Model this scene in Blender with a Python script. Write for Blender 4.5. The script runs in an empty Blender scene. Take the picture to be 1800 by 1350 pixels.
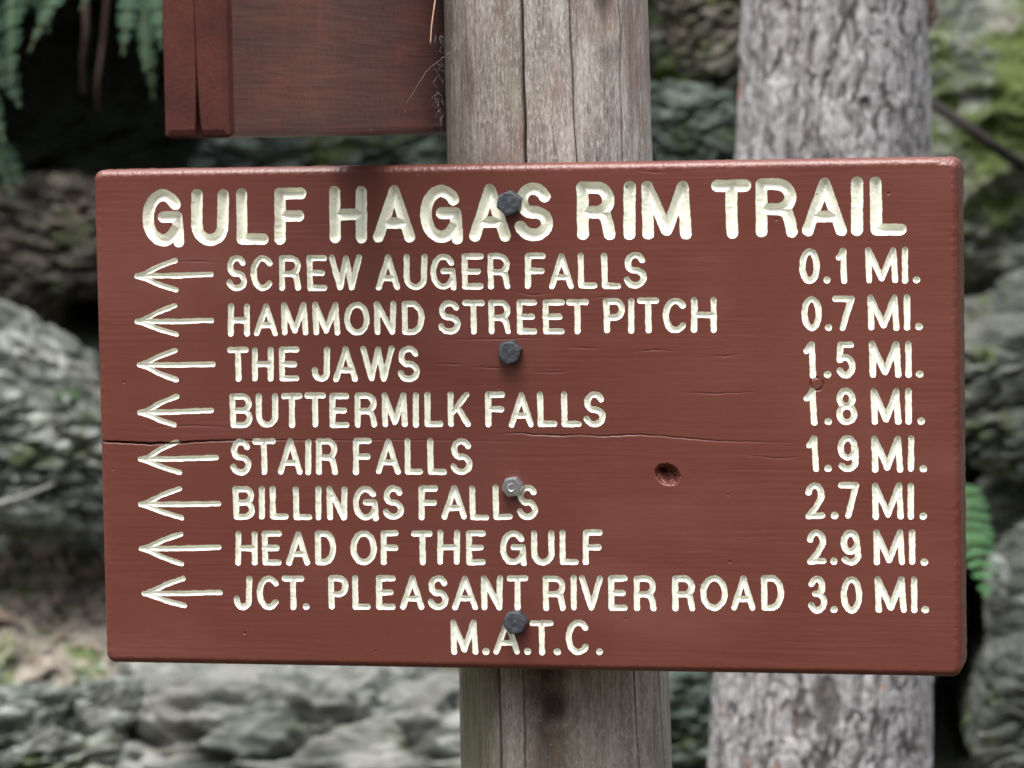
import bpy, math, random
import numpy as np
from mathutils import Vector, Matrix

# ------------------------------------------------------------------ camera, sky, sun, exposure
scene = bpy.context.scene
COL = scene.collection
CAM = np.array([0.4092, -1.904, 1.6128])
FW = np.array([-.211, .9747, -.0732]); FW /= np.linalg.norm(FW)
UP = np.array([.001, .0751, .9972])
RT = np.cross(FW, UP); RT /= np.linalg.norm(RT)
UP = np.cross(RT, FW)
LENS = 119.4
FPX = LENS / 36 * 1800

cam_data = bpy.data.cameras.new("camera")
cam = bpy.data.objects.new("camera", cam_data)
COL.objects.link(cam)
M = Matrix.Identity(4)
for i in range(3):
    M[i][0], M[i][1], M[i][2], M[i][3] = RT[i], UP[i], -FW[i], CAM[i]
cam.matrix_world = M
cam_data.lens = LENS
cam_data.sensor_width = 36
cam_data.clip_start = 0.05
cam_data.clip_end = 500
cam_data.dof.use_dof = True
cam_data.dof.focus_distance = 1.93
cam_data.dof.aperture_fstop = 10.5
scene.camera = cam

SUN_EL, SUN_AZ = math.radians(70), math.radians(198)   # azimuth clockwise from +Y
world = bpy.data.worlds.new("World")
scene.world = world
world.use_nodes = True
wn = world.node_tree
for n in list(wn.nodes):
    wn.nodes.remove(n)
sky = wn.nodes.new("ShaderNodeTexSky")
sky.sky_type = 'NISHITA'
sky.sun_disc = False
sky.sun_elevation = SUN_EL
sky.sun_rotation = SUN_AZ
sky.dust_density = 4.0
hs = wn.nodes.new("ShaderNodeHueSaturation")        # cloud cover takes most of the blue out
hs.inputs["Saturation"].default_value = 0.36
bgn = wn.nodes.new("ShaderNodeBackground")
bgn.inputs["Strength"].default_value = 0.11
wo = wn.nodes.new("ShaderNodeOutputWorld")
wtc = wn.nodes.new("ShaderNodeTexCoord"); wsp = wn.nodes.new("ShaderNodeSeparateXYZ")
wn.links.new(wtc.outputs["Generated"], wsp.inputs[0])
wmr = wn.nodes.new("ShaderNodeMapRange")            # overcast: brightest overhead, dim near the tree line
wmr.inputs[1].default_value = 0.0; wmr.inputs[2].default_value = 1.0
wmr.inputs[3].default_value = 0.24; wmr.inputs[4].default_value = 8.0
wpw = wn.nodes.new("ShaderNodeMath"); wpw.operation = 'POWER'; wpw.use_clamp = True
wcl = wn.nodes.new("ShaderNodeMath"); wcl.operation = 'MAXIMUM'; wcl.inputs[1].default_value = 0.0
wn.links.new(wsp.outputs[2], wcl.inputs[0]); wn.links.new(wcl.outputs[0], wpw.inputs[0]); wpw.inputs[1].default_value = 1.5
wn.links.new(wpw.outputs[0], wmr.inputs[0])
wmx = wn.nodes.new("ShaderNodeVectorMath"); wmx.operation = 'SCALE'
wn.links.new(sky.outputs[0], hs.inputs["Color"])
wn.links.new(hs.outputs[0], wmx.inputs[0]); wn.links.new(wmr.outputs[0], wmx.inputs["Scale"])
wn.links.new(wmx.outputs[0], bgn.inputs["Color"])
wn.links.new(bgn.outputs[0], wo.inputs["Surface"])

sun_data = bpy.data.lights.new("sun", 'SUN')
sun_data.energy = 0.8
sun_data.angle = math.radians(38)
sun_data.color = (1.0, 0.98, 0.95)
sun = bpy.data.objects.new("sun", sun_data)
COL.objects.link(sun)
sd = Vector((math.sin(SUN_AZ) * math.cos(SUN_EL), math.cos(SUN_AZ) * math.cos(SUN_EL), math.sin(SUN_EL)))
sun.rotation_euler = sd.to_track_quat('Z', 'Y').to_euler()
sun.location = sd * 10

scene.view_settings.view_transform = 'Standard'
scene.view_settings.look = 'None'
scene.view_settings.exposure = 0.05
scene.view_settings.gamma = 1.0

# ------------------------------------------------------------------ helpers
rng = np.random.default_rng(7)
random.seed(7)
FH = np.array([FW[0], FW[1], 0]); FH /= np.linalg.norm(FH)       # level forward
RH = np.array([FH[1], -FH[0], 0])                                # level right


def at(u, v, D):
    """point of the place seen at photo position u,v at distance D"""
    return CAM + D * (FW + (u - 900) / FPX * RT - (v - 675) / FPX * UP)


def on_plane(u, v, y0):
    """photo position -> point on the vertical plane y = y0"""
    u = np.asarray(u, float); v = np.asarray(v, float)
    d = FW + ((u - 900) / FPX)[..., None] * RT - ((v - 675) / FPX)[..., None] * UP
    return CAM + d * ((y0 - CAM[1]) / d[..., 1])[..., None]


_P = np.random.default_rng(3).permutation(256)
_P = np.concatenate([_P, _P, _P])
_G = np.random.default_rng(5).normal(size=(256, 3)); _G /= np.linalg.norm(_G, axis=1)[:, None]


def perlin(p):
    p = np.asarray(p, float)
    i = np.floor(p).astype(int); f = p - i; i &= 255
    w = f * f * f * (f * (f * 6 - 15) + 10)
    out = 0
    for dx in (0, 1):
        for dy in (0, 1):
            for dz in (0, 1):
                h = _P[_P[_P[i[..., 0] + dx] + i[..., 1] + dy] + i[..., 2] + dz]
                g = _G[h]
                d = g[..., 0] * (f[..., 0] - dx) + g[..., 1] * (f[..., 1] - dy) + g[..., 2] * (f[..., 2] - dz)
                ww = (w[..., 0] if dx else 1 - w[..., 0]) * (w[..., 1] if dy else 1 - w[..., 1]) * (w[..., 2] if dz else 1 - w[..., 2])
                out = out + ww * d
    return out * 1.5


def fbm(p, oct=4, lac=2.1, gain=.5, ridged=False):
    a, s, o = 1., 0., np.asarray(p, float)
    for k in range(oct):
        n = perlin(o + 17.3 * k)
        s = s + a * ((1 - 2 * np.abs(n)) if ridged else n)
        o = o * lac; a *= gain
    return s


def sstep(a, b, x):
    t = np.clip((x - a) / (b - a), 0, 1)
    return t * t * (3 - 2 * t)


def mesh_obj(name, verts, quads, mat, parent=None, tris=None, smooth=True, attrs=None):
    me = bpy.data.meshes.new(name)
    verts = np.asarray(verts, np.float32)
    quads = np.zeros((0, 4), int) if quads is None else np.asarray(quads, int)
    tris = np.zeros((0, 3), int) if tris is None else np.asarray(tris, int)
    me.vertices.add(len(verts)); me.vertices.foreach_set("co", verts.ravel())
    nl = quads.size + tris.size
    me.loops.add(nl)
    me.loops.foreach_set("vertex_index", np.concatenate([quads.ravel(), tris.ravel()]).astype(np.int32))
    nf = len(quads) + len(tris)
    me.polygons.add(nf)
    st = np.concatenate([np.arange(len(quads)) * 4, quads.size + np.arange(len(tris)) * 3]).astype(np.int32)
    me.polygons.foreach_set("loop_start", st)
    me.update(calc_edges=True); me.validate()
    me.polygons.foreach_set("use_smooth", np.full(len(me.polygons), smooth))
    if attrs is not None:
        for k, a in attrs.items():
            at_ = me.color_attributes.new(k, 'FLOAT_COLOR', 'POINT')
            at_.data.foreach_set("color", np.asarray(a, np.float32).ravel())
    me.materials.append(mat)
    o = bpy.data.objects.new(name, me)
    COL.objects.link(o)
    if parent is not None:
        o.parent = parent
    return o


def grid_quads(nr, nc, wrap=False):
    r = np.arange(nr - 1)[:, None]; c = np.arange(nc if wrap else nc - 1)[None, :]
    c2 = (c + 1) % nc
    return np.stack([r * nc + c, r * nc + c2, (r + 1) * nc + c2, (r + 1) * nc + c], -1).reshape(-1, 4)


def empty(name, loc=(0, 0, 0)):
    o = bpy.data.objects.new(name, None)
    o.location = loc
    COL.objects.link(o)
    o.empty_display_size = .05
    bpy.context.view_layer.update()
    return o


def tag(o, label=None, cat=None, group=None, kind=None):
    if label: o["label"] = label
    if cat: o["category"] = cat
    if group: o["group"] = group
    if kind: o["kind"] = kind
    return o


class Mesh:
    def __init__(s):
        s.v, s.q, s.t, s.n = [], [], [], 0

    def add(s, v, q=None, t=None):
        v = np.asarray(v, float)
        if q is not None and len(q): s.q.append(np.asarray(q, int) + s.n)
        if t is not None and len(t): s.t.append(np.asarray(t, int) + s.n)
        s.v.append(v); s.n += len(v)

    def tube(s, pts, rad, sides=7):
        pts = np.asarray(pts, float); rad = np.broadcast_to(np.asarray(rad, float), len(pts))
        tg = np.gradient(pts, axis=0); tg /= np.linalg.norm(tg, axis=1)[:, None] + 1e-12
        ref = np.array([0.31, .17, .93]); rings = []
        for p, t, r in zip(pts, tg, rad):
            a = np.cross(t, ref); a /= np.linalg.norm(a) + 1e-9; b = np.cross(t, a)
            th = np.linspace(0, 2 * np.pi, sides, endpoint=False)
            rings.append(p + r * (np.cos(th)[:, None] * a + np.sin(th)[:, None] * b))
        v = np.concatenate(rings + [pts[:1], pts[-1:]])
        n = len(pts); k = np.arange(sides)
        t1 = np.stack([(k + 1) % sides, k, np.full(sides, n * sides)], -1)
        t2 = np.stack([(n - 1) * sides + k, (n - 1) * sides + (k + 1) % sides, np.full(sides, n * sides + 1)], -1)
        s.add(v, grid_quads(n, sides, True), np.concatenate([t1, t2]))

    def build(s, name, mat, parent=None, smooth=True, attrs=None):
        return mesh_obj(name, np.concatenate(s.v), np.concatenate(s.q) if s.q else None, mat, parent,
                        np.concatenate(s.t) if s.t else None, smooth, attrs)


# ------------------------------------------------------------------ material helpers
class Mat:
    def __init__(s, name):
        s.m = bpy.data.materials.new(name); s.m.use_nodes = True
        s.nt = s.m.node_tree
        s.b = s.nt.nodes["Principled BSDF"]
        s.co = s.new("ShaderNodeTexCoord").outputs["Object"]

    def new(s, t): return s.nt.nodes.new(t)

    def put(s, sock, val):
        if isinstance(val, bpy.types.NodeSocket): s.nt.links.new(val, sock)
        elif isinstance(val, (tuple, list)) and len(val) == 3 and sock.type == 'RGBA': sock.default_value = (*val, 1)
        else: sock.default_value = val

    def mapping(s, scale=(1, 1, 1), rot=(0, 0, 0), loc=(0, 0, 0), vec=None):
        n = s.new("ShaderNodeMapping")
        s.put(n.inputs[0], vec or s.co)
        n.inputs["Scale"].default_value = scale; n.inputs["Rotation"].default_value = rot; n.inputs["Location"].default_value = loc
        return n.outputs[0]

    def noise(s, scale, detail=4, rough=.55, vec=None, dist=0):
        n = s.new("ShaderNodeTexNoise")
        s.put(n.inputs["Vector"], vec or s.co)
        n.inputs["Scale"].default_value = scale; n.inputs["Detail"].default_value = detail
        n.inputs["Roughness"].default_value = rough; n.inputs["Distortion"].default_value = dist
        return n.outputs["Fac"]

    def voro(s, scale, vec=None, feat='F1', rand=1):
        n = s.new("ShaderNodeTexVoronoi"); n.feature = feat
        s.put(n.inputs["Vector"], vec or s.co); n.inputs["Scale"].default_value = scale
        n.inputs["Randomness"].default_value = rand
        return n.outputs["Distance"]

    def ramp(s, fac, *stops):
        n = s.new("ShaderNodeValToRGB"); s.put(n.inputs[0], fac)
        e = n.color_ramp.elements
        while len(e) < len(stops): e.new(.5)
        for el, (p, c) in zip(e, stops):
            el.position = p; el.color = (*c, 1) if isinstance(c, tuple) else (c, c, c, 1)
        return n.outputs[0]

    def mix(s, fac, a, b, mode='MIX'):
        n = s.new("ShaderNodeMix"); n.data_type = 'RGBA'; n.blend_type = mode
        s.put(n.inputs[0], fac); s.put(n.inputs[6], a); s.put(n.inputs[7], b)
        return n.outputs[2]

    def math(s, op, a, b=0., clamp=False):
        n = s.new("ShaderNodeMath"); n.operation = op; n.use_clamp = clamp
        s.put(n.inputs[0], a); s.put(n.inputs[1], b)
        return n.outputs[0]

    def attr(s, name):
        n = s.new("ShaderNodeAttribute"); n.attribute_name = name
        sp = s.new("ShaderNodeSeparateColor"); s.nt.links.new(n.outputs["Color"], sp.inputs[0])
        return sp.outputs

    def sep(s, vec=None):
        n = s.new("ShaderNodeSeparateXYZ"); s.put(n.inputs[0], vec or s.co)
        return n.outputs

    def bump(s, h, strength=.5, dist=.001, normal=None):
        n = s.new("ShaderNodeBump"); s.put(n.inputs["Height"], h)
        n.inputs["Strength"].default_value = strength; n.inputs["Distance"].default_value = dist
        if normal is not None: s.put(n.inputs["Normal"], normal)
        return n.outputs[0]

    def out(s, color, rough=.7, normal=None, spec=.5, metal=0.):
        s.put(s.b.inputs["Base Color"], color); s.put(s.b.inputs["Roughness"], rough)
        s.put(s.b.inputs["Specular IOR Level"], spec); s.put(s.b.inputs["Metallic"], metal)
        if normal is not None: s.put(s.b.inputs["Normal"], normal)
        return s.m


def mat_paint():
    m = Mat("brown_sign_paint")
    g = m.mapping((6, 6, 160))
    grain = m.noise(1, 5, .6, m.mapping((14, 14, 420)))
    wide = m.noise(1, 3, .5, g)
    patch = m.noise(9, 4, .6)
    c = m.mix(m.ramp(patch, (.35, 0.), (.7, 1.)), (.112, .031, .0205), (.130, .039, .0265))
    c = m.mix(m.math('MULTIPLY', m.ramp(wide, (.35, 0.), (.75, 1.)), .45), c, (.102, .028, .021))
    fade = m.noise(1, 4, .6, m.mapping((7, 7, 16), loc=(3, 2, 5)))
    c = m.mix(m.math('MULTIPLY', m.ramp(fade, (.52, 0.), (.72, 1.)), .5), c, (.165, .062, .050))
    specks = m.ramp(m.noise(260, 3, .6), (.70, 0.), (.74, 1.))
    c = m.mix(m.math('MULTIPLY', specks, .35), c, (.07, .022, .018))
    h = m.math('ADD', m.math('MULTIPLY', grain, 1.0), m.math('MULTIPLY', m.noise(330, 3, .6), .7))
    r = m.ramp(m.noise(14, 5, .65), (.3, .33), (.7, .47))
    m.b.inputs['Coat Weight'].default_value = .10; m.b.inputs['Coat Roughness'].default_value = .28
    return m.out(c, r, m.bump(h, .15, .0005), .38)


def mat_cream():
    m = Mat("cream_letter_paint")
    sp = m.ramp(m.noise(420, 3, .6), (.60, 0.), (.72, 1.))
    wash = m.ramp(m.noise(70, 4, .6), (.35, 0.), (.75, 1.))
    c = m.mix(wash, (.84, .845, .725), (.79, .80, .675))
    c = m.mix(m.math('MULTIPLY', sp, .45), c, (.52, .53, .42))
    dirt = m.ramp(m.noise(210, 2, .5), (.74, 0.), (.77, 1.))
    c = m.mix(m.math('MULTIPLY', dirt, .7), c, (.10, .07, .05))
    h = m.math('ADD', m.noise(520, 4, .65), m.math('MULTIPLY', m.noise(170, 2), 1.2))
    return m.out(c, .5, m.bump(h, .35, .0005), .4)


def mat_old_sign():
    m = Mat("old_brown_stain")
    v = m.mapping((7, 7, 70))
    grain = m.noise(1, 6, .65, m.mapping((40, 9, 420)), .5)
    pore = m.ramp(m.noise(1, 3, .6, m.mapping((90, 22, 800)), .5), (.34, 1.), (.44, 0.))
    a = m.noise(1, 4, .55, v)
    big = m.noise(11, 3, .5)
    c = m.mix(m.ramp(big, (.3, 0.), (.72, 1.)), (.088, .019, .012), (.160, .043, .026))
    c = m.mix(m.math('MULTIPLY', m.ramp(a, (.4, 0.), (.68, 1.)), .75), c, (.048, .015, .012))
    c = m.mix(m.math('MULTIPLY', m.ramp(grain, (.48, 0.), (.68, 1.)), .35), c, (.20, .10, .08))
    c = m.mix(m.math('MULTIPLY', pore, .65), c, (.022, .010, .009))
    red = m.ramp(m.noise(34, 2, .5), (.66, 0.), (.74, 1.))
    c = m.mix(m.math('MULTIPLY', red, .5), c, (.20, .045, .035))
    sp = m.ramp(m.noise(300, 2, .5), (.755, 0.), (.775, 1.))
    c = m.mix(sp, c, (.5, .45, .4))
    h = m.math('ADD', grain, m.math('MULTIPLY', m.noise(200, 4, .7), .9))
    m.b.inputs['Sheen Weight'].default_value = .10; m.b.inputs['Sheen Roughness'].default_value = .35
    m.b.inputs['Sheen Tint'].default_value = (.85, .78, .78, 1)
    return m.out(c, m.ramp(m.noise(18, 4), (.3, .34), (.7, .5)), m.bump(h, .45, .0007), .35)


def mat_end_grain():
    m = Mat("old_brown_end_grain")
    big = m.noise(25, 4, .6)
    c = m.mix(m.ramp(big, (.3, 0.), (.7, 1.)), (.042, .012, .010), (.090, .024, .015))
    h = m.math('ADD', m.noise(700, 4, .7), m.math('MULTIPLY', m.noise(1, 4, .6, m.mapping((500, 500, 160), (0, .5, 0))), 1.3))
    return m.out(c, .75, m.bump(h, .45, .0008), .2)


def mat_bolt(shiny=False):
    m = Mat("zinc_bolt" if shiny else "weathered_bolt_steel")
    n = m.noise(260, 5, .65)
    if shiny:
        c = m.mix(m.ramp(n, (.35, 0.), (.7, 1.)), (.62, .66, .68), (.42, .46, .49))
        return m.out(c, .38, m.bump(n, .2, .0005), .5, .9)
    c = m.mix(m.ramp(n, (.3, 0.), (.7, 1.)), (.034, .038, .046), (.095, .102, .115))
    c = m.mix(m.ramp(m.noise(160, 3), (.62, 0.), (.72, 1.)), c, (.09, .06, .045))
    return m.out(c, .55, m.bump(m.math('ADD', n, m.noise(700, 3)), .5, .0006), .5, .55)


def mat_post():
    m = Mat("weathered_post_wood")
    fib = m.noise(1, 6, .7, m.mapping((420, 420, 16)), .4)
    fib2 = m.noise(1, 5, .65, m.mapping((75, 75, 12)), .8)
    blotch = m.noise(1, 4, .6, m.mapping((38, 38, 11)), .8)
    grit = m.noise(1, 4, .75, m.mapping((800, 800, 210)), .3)
    z = m.sep()[2]
    c = m.mix(m.ramp(fib2, (.36, 0.), (.62, 1.)), (.22, .188, .160), (.44, .402, .355))
    c = m.mix(m.math('MULTIPLY', m.ramp(fib, (.38, 1.), (.56, 0.)), .5), c, (.13, .11, .095))
    c = m.mix(m.math('MULTIPLY', m.ramp(grit, (.52, 0.), (.64, 1.)), .6), c, (.58, .56, .53))
    c = m.mix(m.math('MULTIPLY', m.ramp(grit, (.36, 1.), (.47, 0.)), .6), c, (.095, .078, .068))
    pale = m.ramp(m.noise(1, 4, .65, m.mapping((62, 62, 20), loc=(3, 1, 0)), .5), (.57, 0.), (.68, 1.))
    c = m.mix(m.math('MULTIPLY', pale, .5), c, (.50, .50, .43))
    grn = m.ramp(m.noise(1, 4, .6, m.mapping((40, 40, 13), loc=(8, 3, 2)), .5), (.56, 0.), (.68, 1.))
    c = m.mix(m.math('MULTIPLY', grn, .4), c, (.27, .27, .20))
    brown = m.ramp(blotch, (.52, 0.), (.64, 1.))
    c = m.mix(m.math('MULTIPLY', brown, .6), c, (.20, .135, .11))
    # algae and damp staining towards the foot of the post
    foot = m.ramp(z, (.0, 1.), (1.0, 1.))
    mr = m.new("ShaderNodeMapRange"); m.put(mr.inputs[0], z)
    mr.inputs[1].default_value = 1.48; mr.inputs[2].default_value = 1.30; mr.inputs[3].default_value = 0; mr.inputs[4].default_value = 1
    low = mr.outputs[0]
    alg = m.ramp(m.noise(1, 3, .5, m.mapping((24, 24, 2.0))), (.34, 0.), (.50, 1.))
    c = m.mix(m.math('MULTIPLY', m.math('MULTIPLY', alg, low), .35), c, (.20, .195, .12))
    st = m.attr("stain")
    c = m.mix(m.math('MULTIPLY', st[2], m.ramp(fib2, (.3, .95), (.7, .6))), c, m.ramp(fib, (.35, (.085, .090, .045)), (.65, (.21, .215, .12))))
    damp = m.ramp(m.noise(1, 3, .6, m.mapping((70, 70, 5), loc=(5, 2, 1))), (.30, .65), (.5, 1.))
    c = m.mix(m.math('MULTIPLY', m.math('MULTIPLY', st[0], damp), .92), c, m.ramp(m.noise(1, 3, .6, m.mapping((130, 130, 4))), (.38, (.050, .036, .028)), (.62, (.120, .074, .044))))
    c = m.mix(m.math('MULTIPLY', st[1], .85), c, (.030, .024, .022))
    fl = m.ramp(m.noise(700, 2, .5), (.70, 0.), (.74, 1.))
    c = m.mix(m.math('MULTIPLY', fl, .6), c, (.6, .57, .52))
    h = m.math('ADD', m.math('MULTIPLY', fib, 1.), m.math('MULTIPLY', fib2, .8))
    return m.out(c, .85, m.bump(m.math('ADD', h, m.math('MULTIPLY', grit, .8)), .6, .0012), .25)


def mat_bark():
    m = Mat("spruce_bark")
    st = m.attr("bark")
    n1 = m.noise(1, 5, .7, m.mapping((130, 130, 50)), .5)
    n2 = m.noise(1, 4, .6, m.mapping((260, 260, 120)))
    c = m.mix(m.ramp(n1, (.38, 0.), (.60, 1.)), (.165, .158, .153), (.35, .343, .342))
    c = m.mix(m.ramp(n2, (.55, 0.), (.7, 1.)), c, (.425, .425, .43))
    c = m.mix(m.math('MULTIPLY', m.ramp(m.noise(1, 3, .5, m.mapping((22, 22, 12))), (.55, 0.), (.72, 1.)), .6), c, (.23, .205, .19))
    orange = m.ramp(m.noise(1, 3, .5, m.mapping((60, 60, 26), loc=(2, 7, 3))), (.665, 0.), (.70, 1.))
    c = m.mix(m.math('MULTIPLY', orange, .75), c, (.25, .125, .085))
    c = m.mix(m.math('MULTIPLY', m.ramp(m.noise(1, 3, .6, m.mapping((35, 35, 18), loc=(9, 1, 4))), (.62, 0.), (.74, 1.)), .6), c, (.24, .26, .215))
    fleck = m.ramp(m.noise(1, 3, .6, m.mapping((420, 420, 170))), (.36, 1.), (.46, 0.))
    c = m.mix(m.math('MULTIPLY', fleck, .6), c, (.10, .092, .09))
    c = m.mix(m.math('MULTIPLY', st[0], .95), c, (.045, .041, .040))
    h = m.math('ADD', n1, m.math('MULTIPLY', n2, .7))
    return m.out(c, .9, m.bump(h, .7, .0018), .15)


def mat_rock(name, dark=(.045, .052, .042), mid=(.115, .122, .100), pale=(.24, .26, .225), pale_lo=.52, moss=.0, moss_col=(.052, .066, .022),
             strata=None, scale=1., warm=.25, zone=False):
    m = Mat(name)
    vec = m.mapping(*strata) if strata else m.mapping()
    n1 = m.noise(13 * scale, 4, .55, vec, .8)
    n2 = m.noise(40 * scale, 3, .55, vec, .3)
    n3 = m.noise(9 * scale, 4, .6, None, .4)
    mixn = m.math('ADD', m.math('MULTIPLY', n1, .6), m.math('MULTIPLY', n2, .4))
    c = m.mix(m.ramp(mixn, (.40, 0.), (.58, 1.)), dark, mid)
    lich = m.ramp(m.math('ADD', m.math('MULTIPLY', m.noise(15 * scale, 4, .55, vec, 1.2), .7), m.math('MULTIPLY', n3, .3)), (pale_lo, 0.), (pale_lo + .13, 1.))
    c = m.mix(lich, c, m.mix(n2, pale, tuple(.8 * x for x in pale)))
    c = m.mix(m.math('MULTIPLY', m.ramp(m.noise(13 * scale, 3), (.52, 0.), (.68, 1.)), warm), c, (.17, .125, .10))
    gm = m.ramp(m.noise(60 * scale, 4, .6), (.3, 0.), (.8, 1.))
    green = m.mix(gm, tuple(.6 * x for x in moss_col), tuple(1.7 * x for x in moss_col))
    if moss > 0:
        mm = m.ramp(m.math('ADD', m.math('MULTIPLY', n3, .6), m.math('MULTIPLY', m.noise(30 * scale, 4, .6), .4)), (.62 - .3 * moss, 0.), (.70 - .3 * moss, 1.))
        c = m.mix(mm, c, green)
    if zone:
        z = m.attr("zone")
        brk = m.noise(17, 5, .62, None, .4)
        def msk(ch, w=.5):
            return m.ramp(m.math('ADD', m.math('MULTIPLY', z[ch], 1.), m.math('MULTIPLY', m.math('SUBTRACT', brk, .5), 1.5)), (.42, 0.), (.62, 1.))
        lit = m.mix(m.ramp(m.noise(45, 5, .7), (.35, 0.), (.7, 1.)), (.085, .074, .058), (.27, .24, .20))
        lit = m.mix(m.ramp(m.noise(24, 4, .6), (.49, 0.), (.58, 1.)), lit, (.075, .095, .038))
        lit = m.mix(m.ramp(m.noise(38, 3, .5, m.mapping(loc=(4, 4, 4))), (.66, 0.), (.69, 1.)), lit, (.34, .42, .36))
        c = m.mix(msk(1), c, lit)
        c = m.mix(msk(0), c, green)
        c = m.mix(msk(2), c, m.mix(brk, (.018, .023, .018), (.095, .105, .075)))  # near-black tone in hollow and gaps: shade put into the colour
    h = m.math('ADD', m.math('MULTIPLY', n1, 1.), m.math('MULTIPLY', n2, .5))
    return m.out(c, .9, m.bump(h, .7, .005), .2)


def mat_leaf(name, a, b, rough=.5, spec=.4):
    m = Mat(name)
    c = m.mix(m.ramp(m.noise(28, 3), (.3, 0.), (.7, 1.)), a, b)
    return m.out(c, rough, m.bump(m.noise(240, 3), .3, .001), spec)


def mat_plain(name, a, b, scale=60, rough=.8, spec=.3):
    m = Mat(name)
    n = m.noise(scale, 4, .6)
    return m.out(m.mix(m.ramp(n, (.3, 0.), (.7, 1.)), a, b), rough, m.bump(n, .4, .002), spec)


# ------------------------------------------------------------------ hillside behind the sign and the ground
U0, V0, PX = 900., 237., .6365e-3        # wall coordinates counted in photo pixels at 3.8 m
EYE = CAM[2]


def axis(lo, hi, a, b, fine, grow):
    mid = list(np.arange(a, b + .1, fine))
    left, s = [], fine
    x = a
    while x > lo:
        s = min(s * grow, 60); x -= s; left.append(x)
    right, s = [], fine
    x = mid[-1]
    while x < hi:
        s = min(s * grow, 60); x += s; right.append(x)
    return np.array(left[::-1] + mid + right)


uu = axis(-6500, 8300, -120, 1920, 5, 1.07)
vv = axis(-1700, 2790, -140, 1460, 5, 1.07)
Ug, Vg = np.meshgrid(uu, vv)
S = (Ug - U0) * PX
Z = EYE - (Vg - V0) * PX
Z = np.maximum(Z, -.06)
q3 = np.stack([S, Z * 1.15, np.zeros_like(S)], -1)
warp1 = fbm(q3 * 5 + 3, 3); warp2 = fbm(q3 * 5 + 40, 3)
Uw, Vw = Ug + 90 * warp1, Vg + 70 * warp2
D = 3.70 - (Vg - 700) * .00026
cave = 1 - sstep(.5, 1.15, np.sqrt(((Uw - 300) / 600) ** 2 + ((Vw - 120) / 270) ** 2))
D += .40 * cave
shade_roof = (1 - sstep(-250, -110, Vw)) * (1 - sstep(1000, 1300, Uw))  # unseen overhang above the view, added to darken the hollow
D -= .40 * shade_roof
slope_left = sstep(840, 1180, Vw) * (1 - sstep(280, 520, Uw))
D -= .27 * slope_left
bulge = np.exp(-(((Uw - 1800) / 260) ** 2 + ((Vw - 170) / 340) ** 2))
D -= .26 * bulge
gap0 = np.exp(-(((Uw - 150) / 55) ** 2 + ((Vw - 545) / 45) ** 2))
gap1 = np.exp(-(((Uw - 1706) / 48) ** 2 + ((Vw - 1190) / 190) ** 2))
gap2 = np.exp(-(((Uw - 1760 - .2 * (Vw - 500)) / 130) ** 2 + ((Vw - 505) / 42) ** 2))
gap3 = np.exp(-(((Uw - 1750) / 120) ** 2 + ((Vw - 850) / 36) ** 2))
D += .2 * gap0 + .22 * gap1 + .08 * gap2 + .08 * gap3
rq = np.stack([S + .2 * Z, Z * 1.9 - .45 * S, .3 * S], -1)
D -= (.050 - .035 * np.clip(bulge * 1.3, 0, 1)) * fbm(rq * 6, 5, ridged=True) - .06
D -= (.018 - .008 * np.clip(bulge * 1.3, 0, 1)) * fbm(q3 * 22 + 9, 4)
D -= .005 * fbm(q3 * 60 + 5, 3, ridged=True)
soft = np.zeros_like(D)
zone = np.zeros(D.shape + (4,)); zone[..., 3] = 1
zone[..., 0] = np.clip(.66 * bulge * sstep(1450, 1700, Ug) + .62 * np.exp(-(((Ug - 1180) / 110) ** 2 + ((Vg - 130) / 200) ** 2))
                       + .55 * np.exp(-(((Ug - 150) / 120) ** 2 + ((Vg - 1150) / 60) ** 2)) + .5 * (1 - sstep(900, 1100, Ug)) * np.exp(-((Vg - 300) / 90) ** 2) * sstep(280, 420, Ug), 0, 1)
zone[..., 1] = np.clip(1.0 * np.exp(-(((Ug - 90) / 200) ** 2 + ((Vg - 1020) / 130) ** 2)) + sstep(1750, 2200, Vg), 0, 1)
zone[..., 2] = np.clip(cave * 1.15 + shade_roof + .9 * gap0 + .9 * gap1 + .5 * gap2 + .5 * gap3, 0, 1)  # mask of the painted shade: hollow, overhang and gaps
Pw = CAM[None, None] * np.array([1, 1, 0]) + RH * S[..., None] * (D / 3.8)[..., None] + FH * D[..., None]
Pw[..., 2] = EYE + (Z - EYE) * np.where(Z < 1.0, 1.0, 1.0)
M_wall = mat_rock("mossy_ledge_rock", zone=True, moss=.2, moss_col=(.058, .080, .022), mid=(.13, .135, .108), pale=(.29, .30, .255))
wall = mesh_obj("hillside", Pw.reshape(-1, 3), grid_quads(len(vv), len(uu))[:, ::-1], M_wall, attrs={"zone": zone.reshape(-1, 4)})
wall["kind"] = "structure"

gx = np.concatenate([-np.geomspace(.4, 60, 40)[::-1], np.linspace(-.35, .35, 12), np.geomspace(.4, 60, 40)])
Gx, Gy = np.meshgrid(gx, gx)
gz = .03 * fbm(np.stack([Gx, Gy, 0 * Gx], -1) * 1.3, 3) - .01
m = Mat("forest_floor")
c = m.mix(m.ramp(m.noise(16, 6, .7), (.35, 0.), (.65, 1.)), (.025, .02, .014), (.11, .075, .05))
c = m.mix(m.ramp(m.noise(3, 4, .6), (.52, 0.), (.62, 1.)), c, (.035, .05, .015))
M_floor = m.out(c, .95, m.bump(m.noise(40, 5, .7), 1., .03), .15)
ground = mesh_obj("ground", np.stack([Gx, Gy, gz], -1).reshape(-1, 3), grid_quads(len(gx), len(gx)), M_floor)
ground["kind"] = "structure"


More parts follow.
